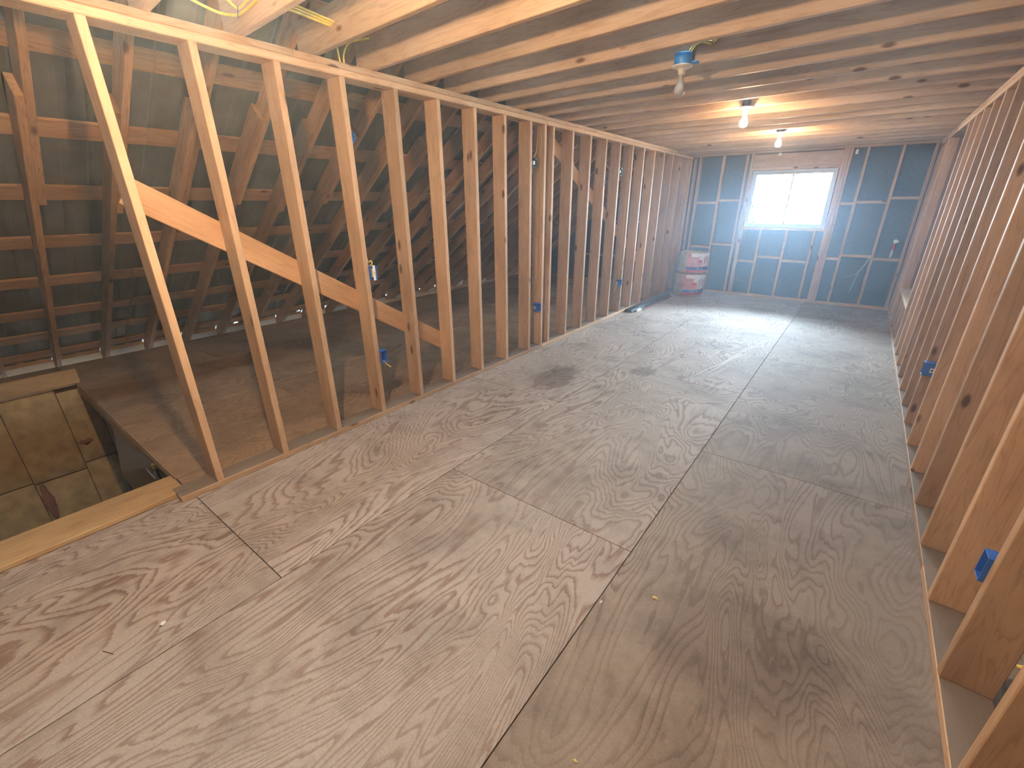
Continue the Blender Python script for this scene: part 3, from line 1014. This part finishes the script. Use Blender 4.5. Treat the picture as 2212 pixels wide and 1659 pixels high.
# ================================================================== CABLES
def cable(pts, label, m='yellow', r=0.0055, group=None, staples=()):
    o = tube('electrical_cable', pts, r, M[m])
    tag(o, label, 'cable', group)
    for (a, b) in staples:
        link('staple', tube_mesh('staple', [a, b], 0.002, 6), M['blue'], o)
    return o
cable([(-0.13, 0.80, 2.600), (-0.11, 0.965, 2.594), (-0.075, 1.10, 2.548), (-0.05, 1.19, 2.508), (-0.045, 1.29, 2.488), (0.03, 1.328, 2.472), (0.10, 1.326, 2.463), (0.25, 1.318, 2.468), (0.50, 1.303, 2.50), (0.9, 1.279, 2.55)],
      'yellow cable looping off the wall onto the near joist', 'yellow', 0.006, staples=(((0.085, 1.319, 2.448), (0.10, 1.319, 2.492)),))
cable([(-0.02, 1.26, 2.60), (0.02, 1.31, 2.535), (0.07, 1.328, 2.492), (0.12, 1.325, 2.485), (0.27, 1.317, 2.500), (0.52, 1.302, 2.53), (0.9, 1.279, 2.575)],
      'second yellow cable stapled above the first on the near joist', 'yellow', 0.006)
for k in range(3):
    cable([(0.30 - 0.02 * k, 1.358, 2.515 - 0.01 * k), (0.285 - 0.02 * k, 1.55, 2.505 - 0.006 * k), (0.27 - 0.015 * k, 1.745, 2.497 - 0.006 * k)],
          ('top', 'middle', 'lowest')[k] + ' yellow cable of the bundle bridging the gap between two joists', 'yellow', 0.0055, 'cables bridging two joists')
cable([(-0.05, 1.965, 2.40), (-0.05, 1.957, 2.45), (-0.052, 1.955, 2.52), (-0.055, 1.955, 2.585)],
      'yellow cable rising straight out of the left top plate', 'yellow', 0.0055)
cable([(-0.045, 1.984, 2.40), (-0.048, 1.994, 2.46), (-0.05, 2.04, 2.525), (-0.05, 2.11, 2.556), (0.02, 2.148, 2.562)],
      'yellow cable curving from the top plate over to a joist', 'yellow', 0.0055)
cable([(-0.06, 1.955, 2.32), (-0.055, 1.968, 1.6), (-0.05, 1.975, 1.24), (-0.035, 1.998, 1.215), (-0.03, 2.0, 1.19), (-0.045, 1.985, 1.18)],
      'thin yellow cable curling into the toggle switch box', 'yellow', 0.005)
cable([(-0.01, 1.985, 0.455), (0.005, 1.995, 0.43), (0.012, 2.03, 0.395)],
      'short yellow cable tail below the empty blue outlet box', 'yellow', 0.0045)
for k, xx in enumerate((-0.035, -0.050)):
    cable([(xx, 4.190, 2.32), (xx - 0.006, 4.188, 2.1), (xx - 0.004, 4.191, 1.6), (xx, 4.191, 0.9), (xx - 0.02, 4.186, 0.72), (xx - 0.045, 4.15, 0.56), (xx - 0.04, 4.10, 0.42 - 0.05 * k)],
          ('aged yellow cable stapled down the doubled stud, nearer its room edge', 'aged yellow cable down the doubled stud, nearer its attic edge')[k], 'tan_cable', 0.0055, 'cables on the doubled stud',
          staples=(((-0.062, 4.186, 1.25), (-0.02, 4.186, 1.25)), ((-0.062, 4.185, 0.82), (-0.02, 4.185, 0.82))) if k == 0 else ())
cable([(-0.074, 4.188, 2.32), (-0.080, 4.18, 2.15), (-0.065, 4.13, 2.06), (-0.055, 4.075, 2.035)],
      'aged yellow cable bending into the dark round box', 'tan_cable', 0.0055)
cable([(-0.035, 6.372, 2.32), (-0.036, 6.372, 1.4), (-0.036, 6.372, 0.7), (-0.03, 6.355, 0.53)],
      'yellow cable down the stud to the small blue outlet box', 'tan_cable', 0.0055)
for k in range(2):
    cable([(-0.03 - 0.013 * k, 6.315, 0.50), (-0.035 - 0.014 * k, 6.30, 0.42), (-0.06 - 0.02 * k, 6.28, 0.35 - 0.04 * k)],
          ('shorter', 'longer')[k] + ' loose cable end below the small blue outlet box', 'tan_cable', 0.005, 'loose cable ends below the outlet box')
for k in range(2):
    cable([(1.655 + 0.013 * k, 3.300, 2.467 - 0.006 * k), (1.672 + 0.013 * k, 3.327, 2.505 - 0.006 * k), (1.705 + 0.01 * k, 3.331, 2.525 - 0.013 * k), (1.745, 3.330, 2.515 - 0.013 * k), (1.784, 3.329, 2.505 - 0.012 * k), (1.815 + 0.012 * k, 3.328, 2.535 - 0.008 * k), (1.84 + 0.012 * k, 3.327, 2.58)],
          ('upper', 'lower')[k] + ' yellow cable from the light blue ceiling box along the joist', 'yellow', 0.005, 'cables at the unlit lamp',
          staples=(((1.784, 3.322, 2.485), (1.784, 3.322, 2.514)),) if k == 0 else ())
cable([(W + 0.085, 1.3855, 0.56), (W + 0.045, 1.3865, 0.515), (W + 0.004, 1.402, 0.485)],
      'cut yellow cable end poking past a right-wall stud', 'yellow', 0.005)

# ================================================================== INSULATION ROLLS
def roll_mat():
    """Wrapped roll: bare kraft/fibre on one side, printed film on the other (flat print by angle)."""
    m, nt, b = mat('printed_roll_wrap')
    L = nt.links.new
    tc = N(nt, 'ShaderNodeTexCoord')
    nz = N(nt, 'ShaderNodeTexNoise', i_Scale=9.0, i_Detail=5.0, i_Roughness=0.6)
    L(tc.outputs['Object'], nz.inputs['Vector'])
    rk = ramp(nt, [(0.3, (0.40, 0.31, 0.19)), (0.7, (0.62, 0.52, 0.36))])
    L(nz.outputs['Fac'], rk.inputs[0])
    L(rk.outputs[0], b.inputs['Base Color'])
    b.inputs['Roughness'].default_value = 0.6
    bp = N(nt, 'ShaderNodeBump', i_Strength=0.5, i_Distance=0.02)
    L(nz.outputs['Fac'], bp.inputs['Height'])
    L(bp.outputs[0], b.inputs['Normal'])
    return m
M['roll'] = roll_mat()

RR = 0.265
def roll_r(t, z, h, seed):
    """Radius of the lumpy roll at angle t, height z."""
    e = min(1.0, z / 0.04, (h - z) / 0.05)
    e = max(0.0, e)
    r = RR * (0.90 + 0.10 * math.sqrt(e))
    left = max(0.0, math.cos(t - 3.6))
    r += 0.016 * noise.noise(Vector((math.cos(t) * 1.6, math.sin(t) * 1.6, z * 4 + seed)))
    r += left * (0.02 * noise.noise(Vector((math.cos(t) * 4, math.sin(t) * 4, z * 14 + seed))) - 0.012 * abs(math.sin(z * 22 + seed)))
    return r

def text_mesh(s, size):
    cu = bpy.data.curves.new('lettering', 'FONT')
    cu.body = s
    cu.size = size
    o = bpy.data.objects.new('lettering_tmp', cu)
    C.objects.link(o)
    dg = bpy.context.evaluated_depsgraph_get()
    me = bpy.data.meshes.new_from_object(o.evaluated_get(dg))
    bpy.data.objects.remove(o)
    return me

def roll(loc, h, rot, seed, label):
    t = empty('insulation_roll', loc)
    t.rotation_euler = (0, 0, rot)
    tag(t, label, 'insulation roll', 'stacked insulation rolls')
    n, k = 64, 26
    v, f = [], []
    for i in range(k):
        z = h * i / (k - 1)
        for j in range(n):
            a = 2 * math.pi * j / n
            r = roll_r(a, z, h, seed)
            zz = z
            if i == k - 1:
                zz += 0.02 * noise.noise(Vector((math.cos(a) * 2, math.sin(a) * 2, seed)))
            v.append((r * math.cos(a), r * math.sin(a), zz))
    for i in range(k - 1):
        for j in range(n):
            j2 = (j + 1) % n
            f.append((i * n + j, i * n + j2, (i + 1) * n + j2, (i + 1) * n + j))
    for q in (0.6, 0.3):
        b0 = len(v) - n if q == 0.6 else len(v) - n
        for j in range(n):
            a = 2 * math.pi * j / n
            v.append((RR * q * math.cos(a), RR * q * math.sin(a), h - 0.012 - 0.012 * math.sin(5 * a + seed)))
        b1 = len(v) - n
        for j in range(n):
            j2 = (j + 1) % n
            f.append((b0 + j, b0 + j2, b1 + j2, b1 + j))
    v.append((0, 0, h - 0.02))
    f += [(len(v) - 1 - n + j, len(v) - 1 - n + (j + 1) % n, len(v) - 1) for j in range(n)]
    f.append(tuple(range(n))[::-1])
    link('roll_body', pydata('roll_body', v, f, True), M['roll'], t)
    # printed wrap pieces follow the surface
    def patch(nm, a0, a1, z0, z1, m, off, wob=0.0, parent=t):
        na, nz2 = max(2, int((a1 - a0) / 0.06)), max(2, int((z1 - z0) / 0.012))
        vv, ff = [], []
        for i in range(nz2 + 1):
            for j in range(na + 1):
                s = j / na
                a = a0 + (a1 - a0) * s
                z = z0 + (z1 - z0) * i / nz2
                if wob and i == nz2:
                    z += wob * noise.noise(Vector((a * 3, seed, 1)))
                r = roll_r(a, z, h, seed) + off
                vv.append((r * math.cos(a), r * math.sin(a), z))
        for i in range(nz2):
            for j in range(na):
                q = i * (na + 1) + j
                ff.append((q, q + 1, q + na + 2, q + na + 1))
        return link(nm, pydata(nm, vv, ff, True), M[m], parent)
    A0, A1 = -1.74, 0.55
    wrap = patch('plastic_wrap', A0, A1, 0.015, h - 0.015, 'pink_print', 0.003, 0.03)
    patch('white_fold', A0 + 0.25, A1, h - 0.075, h - 0.008, 'white_print', 0.006, 0.02, wrap)
    patch('white_panel', -0.98, 0.15, 0.135, h - 0.07, 'white_print', 0.005, 0.03, wrap)
    patch('red_band', A0, A1, 0.022, 0.065, 'red_print', 0.006, 0, wrap)
    patch('blue_band', A0, A1, 0.068, 0.122, 'blue_print', 0.006, 0, wrap)
    patch('red_logo', -1.02, -0.74, 0.15, 0.25, 'red_print', 0.009, 0, wrap)
    for zz in (0.165, 0.185):
        patch('logo_bar', -0.98, -0.78, zz, zz + 0.008, 'white_print', 0.011, 0, wrap)
    for a0, z0, z1 in ((-0.60, 0.16, 0.30), (-0.40, 0.20, 0.32), (-0.18, 0.15, 0.29)):
        patch('pink_figure', a0, a0 + 0.1, z0, z1, 'pink_print', 0.008, 0, wrap)
    tm = text_mesh('R-13', 0.052)
    a_start = -1.02
    for vt in tm.vertices:
        a = a_start + vt.co.x / RR
        z = 0.078 + vt.co.y
        r = roll_r(a, z, h, seed) + 0.009
        vt.co = (r * math.cos(a), r * math.sin(a), z)
    link('lettering', tm, M['white_print'], wrap)
    return t
roll((0.345, 8.68, 0.0), 0.395, 0.0, 1.0, 'lower insulation roll standing on the floor, printed red and blue wrap')
roll((0.365, 8.69, 0.404), 0.375, 0.06, 5.3, 'upper insulation roll stacked on the other, printed red and blue wrap')

# ================================================================== METAL TRIM STACK ON THE FLOOR
def channel(y0, y1, x0, x1, base, flange, hgt, z, m, label):
    """Folded sheet-metal trim: top web and two sloping flanges, open below; x0/x1 = centre at each end."""
    th = 0.0025
    e = base / 2
    half = e - flange
    pr = [(-e, 0.0), (-half, hgt), (half, hgt), (e, 0.0), (e - 0.003, 0.0), (half - 0.003, hgt - th), (-half + 0.003, hgt - th), (-e + 0.003, 0.0)]
    n = len(pr)
    v = [((px + x0), y0, z + pz) for px, pz in pr] + [((px + x1), y1, z + pz) for px, pz in pr]
    f = [(i, n + i, n + (i + 1) % n, (i + 1) % n) for i in range(n)]
    f += [(0, 1, 6, 7), (1, 2, 5, 6), (2, 3, 4, 5)]
    f += [(n + 7, n + 6, n + 1, n), (n + 6, n + 5, n + 2, n + 1), (n + 5, n + 4, n + 3, n + 2)]
    o = link('metal_trim', pydata('metal_trim', v, f), M[m])
    tag(o, label, 'metal trim', 'sheet metal trim on the floor')
    return o
channel(6.56, 8.25, 0.082, 0.082, 0.140, 0.025, 0.045, 0.0, 'dark_metal', 'dark grey folded metal trim lying lowest against the left wall')
channel(6.82, 8.30, 0.082, 0.082, 0.148, 0.025, 0.045, 0.0026, 'grey_metal', 'light grey folded metal trim nested on the dark one')
channel(7.05, 8.20, 0.179, 0.179, 0.036, 0.010, 0.030, 0.0, 'grey_metal', 'narrow shiny metal trim beside the wide folded trim')
sw = board('wood_strip', (0.214, 6.86, 0.009), (0.211, 8.15, 0.009), (0, 0, 1), 0.018, 0.024, M['red_wood'], None)
tag(sw, 'reddish wood strip lying along the metal trim', 'wood strip')
sw2 = board('wood_strip', (0.176, 6.66, 0.0195), (0.190, 6.80, 0.0195), (0, 0, 1), 0.04, 0.03, M['white_plastic'], None)
tag(sw2, 'short white offcut at the end of the metal trim', 'offcut')

# long pale strips along the left eave
for k, (x, y0, y1, z, nm) in enumerate(((-3.60, 4.55, 7.6, 0.012, 'pale wood strip lying on the attic floor, innermost of the bundle'),
                                        (-3.66, 4.75, 8.0, 0.012, 'pale wood strip lying in the middle of the attic bundle'),
                                        (-3.63, 4.60, 7.2, 0.032, 'pale wood strip lying on top of the attic bundle'))):
    o = board('wood_strip', (x, y0, z), (x + 0.02, y1, z), (0, 0, 1), 0.02, 0.05, M['pale_wood'], None)
    tag(o, nm, 'wood strip', 'pale strips along the eave')

# ================================================================== SMALL THINGS
def blob(name, loc, s, m, label, cat, seed=0.0):
    v, f = [], []
    import bmesh
    bm = bmesh.new()
    bmesh.ops.create_icosphere(bm, subdivisions=2, radius=1)
    for q in bm.verts:
        d = 1 + 0.35 * noise.noise(q.co * 1.7 + Vector((seed, 0, 0)))
        q.co = Vector((q.co.x * s[0] * d, q.co.y * s[1] * d, q.co.z * s[2] * d + s[2] * 0.95))
    me = bpy.data.meshes.new(name)
    bm.to_mesh(me)
    bm.free()
    o = link(name, me, m)
    o.location = loc
    tag(o, label, cat)
blob('foam_bit', (0.854, 0.155, 0), (0.009, 0.012, 0.006), M['debris_white'], 'tiny white foam bit on the plywood by the stair curb', 'debris', 1)
blob('wood_chip', (2.417, 1.502, 0), (0.012, 0.007, 0.003), M['debris_yellow'], 'small yellowish wood chip on the plywood', 'debris', 2)
blob('wood_chip', (2.239, 1.338, 0), (0.005, 0.01, 0.003), M['debris_white'], 'tiny pale chip lying on a plywood seam', 'debris', 3)
blob('wood_chip', (2.443, 0.76, 0), (0.007, 0.005, 0.003), M['debris_yellow'], 'tiny pale speck on the near plywood', 'debris', 4)

# marker tube hanging on the far sheathing
tb = empty('caulk_tube', (3.175, YF + 0.053, 0.80))
tag(tb, 'slim tube, white tip, red middle and white end, hung on the dark sheathing', 'tube')
link('tube_base', tube_mesh('tube_base', [(0, 0, 0), (0.004, 0, 0.11)], 0.016, 12), M['white_plastic'], tb)
link('tube_body', tube_mesh('tube_body', [(0.004, 0, 0.11), (0.006, 0, 0.2)], 0.017, 12), M['red_print'], tb)
link('tube_cap', tube_mesh('tube_cap', [(0.006, 0, 0.2), (0.015, 0, 0.235), (0.02, 0, 0.26)], [0.017] * 4 + [0.035] * 5 + [0.03] * 4, 12), M['white_plastic'], tb)
hk = link('hook', tube_mesh('hook', [(0.018, 0, 0.255), (0.01, 0.012, 0.275), (0.006, 0.040, 0.28)], 0.003, 6), M['steel'], tb)
tg = box('paper_tag', (1.355, YF - 0.004, 2.318), (1.40, YF + 0.001, 2.352), M['white_plastic'])
tag(tg, 'small white tag at the top of the window header', 'tag')
tg = box('paper_tag', (2.385, YF + 0.084, 2.28), (2.42, YF + 0.090, 2.345), M['white_plastic'])
tag(tg, 'small white tag on the sheathing at the upper right of the window', 'tag')
st = tube('loose_string', [(2.93, YF - 0.004, 0.815), (2.90, YF - 0.005, 0.70), (2.84, YF - 0.002, 0.55), (2.82, YF + 0.02, 0.40), (2.79, YF + 0.03, 0.24)], 0.0022, M['white_plastic'], None, 6)
tag(st, 'long pale string trailing down from the blocking', 'string')
st = tube('loose_string', [(2.925, YF - 0.004, 0.812), (2.88, YF - 0.008, 0.66), (2.80, YF - 0.004, 0.52), (2.66, YF + 0.03, 0.455)], 0.0022, M['white_plastic'], None, 6)
tag(st, 'shorter pale string sweeping sideways from the blocking', 'string')

# ================================================================== OUTSIDE
gnd = link('ground', pydata('ground', [(-60, -60, -3.4), (60, -60, -3.4), (60, 90, -3.4), (-60, 90, -3.4)], [(0, 1, 2, 3)]), M['ground'])
gnd['kind'] = 'structure'
tr = empty('tree', (-0.62, 13.6, -3.4))
tag(tr, 'dark evergreen tree outside the window', 'tree')
link('trunk', tube_mesh('trunk', [(0, 0, 0), (0.05, 0, 2), (0, 0.1, 4.2), (0.05, 0, 6.0)], [0.14] * 6 + [0.10] * 6 + [0.06] * 8, 10), M['bark'], tr)
v, f = [], []
rnd = random.Random(3)
for i in range(2600):
    z = 1.6 + 4.3 * rnd.random() ** 0.9
    rad = 1.12 * math.sqrt(max(0.02, 1 - ((z - 3.6) / 2.6) ** 2)) * rnd.random() ** 0.4
    a = rnd.uniform(0, 2 * math.pi)
    c = Vector((rad * math.cos(a), rad * math.sin(a), z))
    u = Vector((rnd.gauss(0, 1), rnd.gauss(0, 1), rnd.gauss(0, 1))).normalized()
    w3 = u.cross(Vector((rnd.gauss(0, 1), rnd.gauss(0, 1), rnd.gauss(0, 1)))).normalized()
    s = rnd.uniform(0.04, 0.08)
    b = len(v)
    v += [c - u * s, c + w3 * s * 0.5, c + u * s, c - w3 * s * 0.5]
    f.append((b, b + 1, b + 2, b + 3))
fo = link('foliage', pydata('foliage', v, f), M['leaf'], tr)
fo['kind'] = 'stuff'

# ================================================================== ADDED HAZE STANDING IN FOR LENS GLARE
hm = bpy.data.materials.new('glare_veil')
hm.use_nodes = True
nt = hm.node_tree
nt.nodes.remove(nt.nodes['Principled BSDF'])
vs = N(nt, 'ShaderNodeVolumeScatter')
vs.inputs['Color'].default_value = (0.70, 0.85, 1.0, 1)
vs.inputs['Density'].default_value = 0.021
vs.inputs['Anisotropy'].default_value = 0.5
hm.cycles.volume_sampling = 'DISTANCE'
nt.links.new(vs.outputs[0], nt.nodes['Material Output'].inputs['Volume'])
hz = link('glare_haze', cbox('glare_haze', (0.002, -2.0, 0.003), (W - 0.002, YF - 0.01, HJ - 0.002), 0.0), hm)
hz['kind'] = 'stuff'
hz['label'] = 'thin added haze standing in for lens glare in the room'
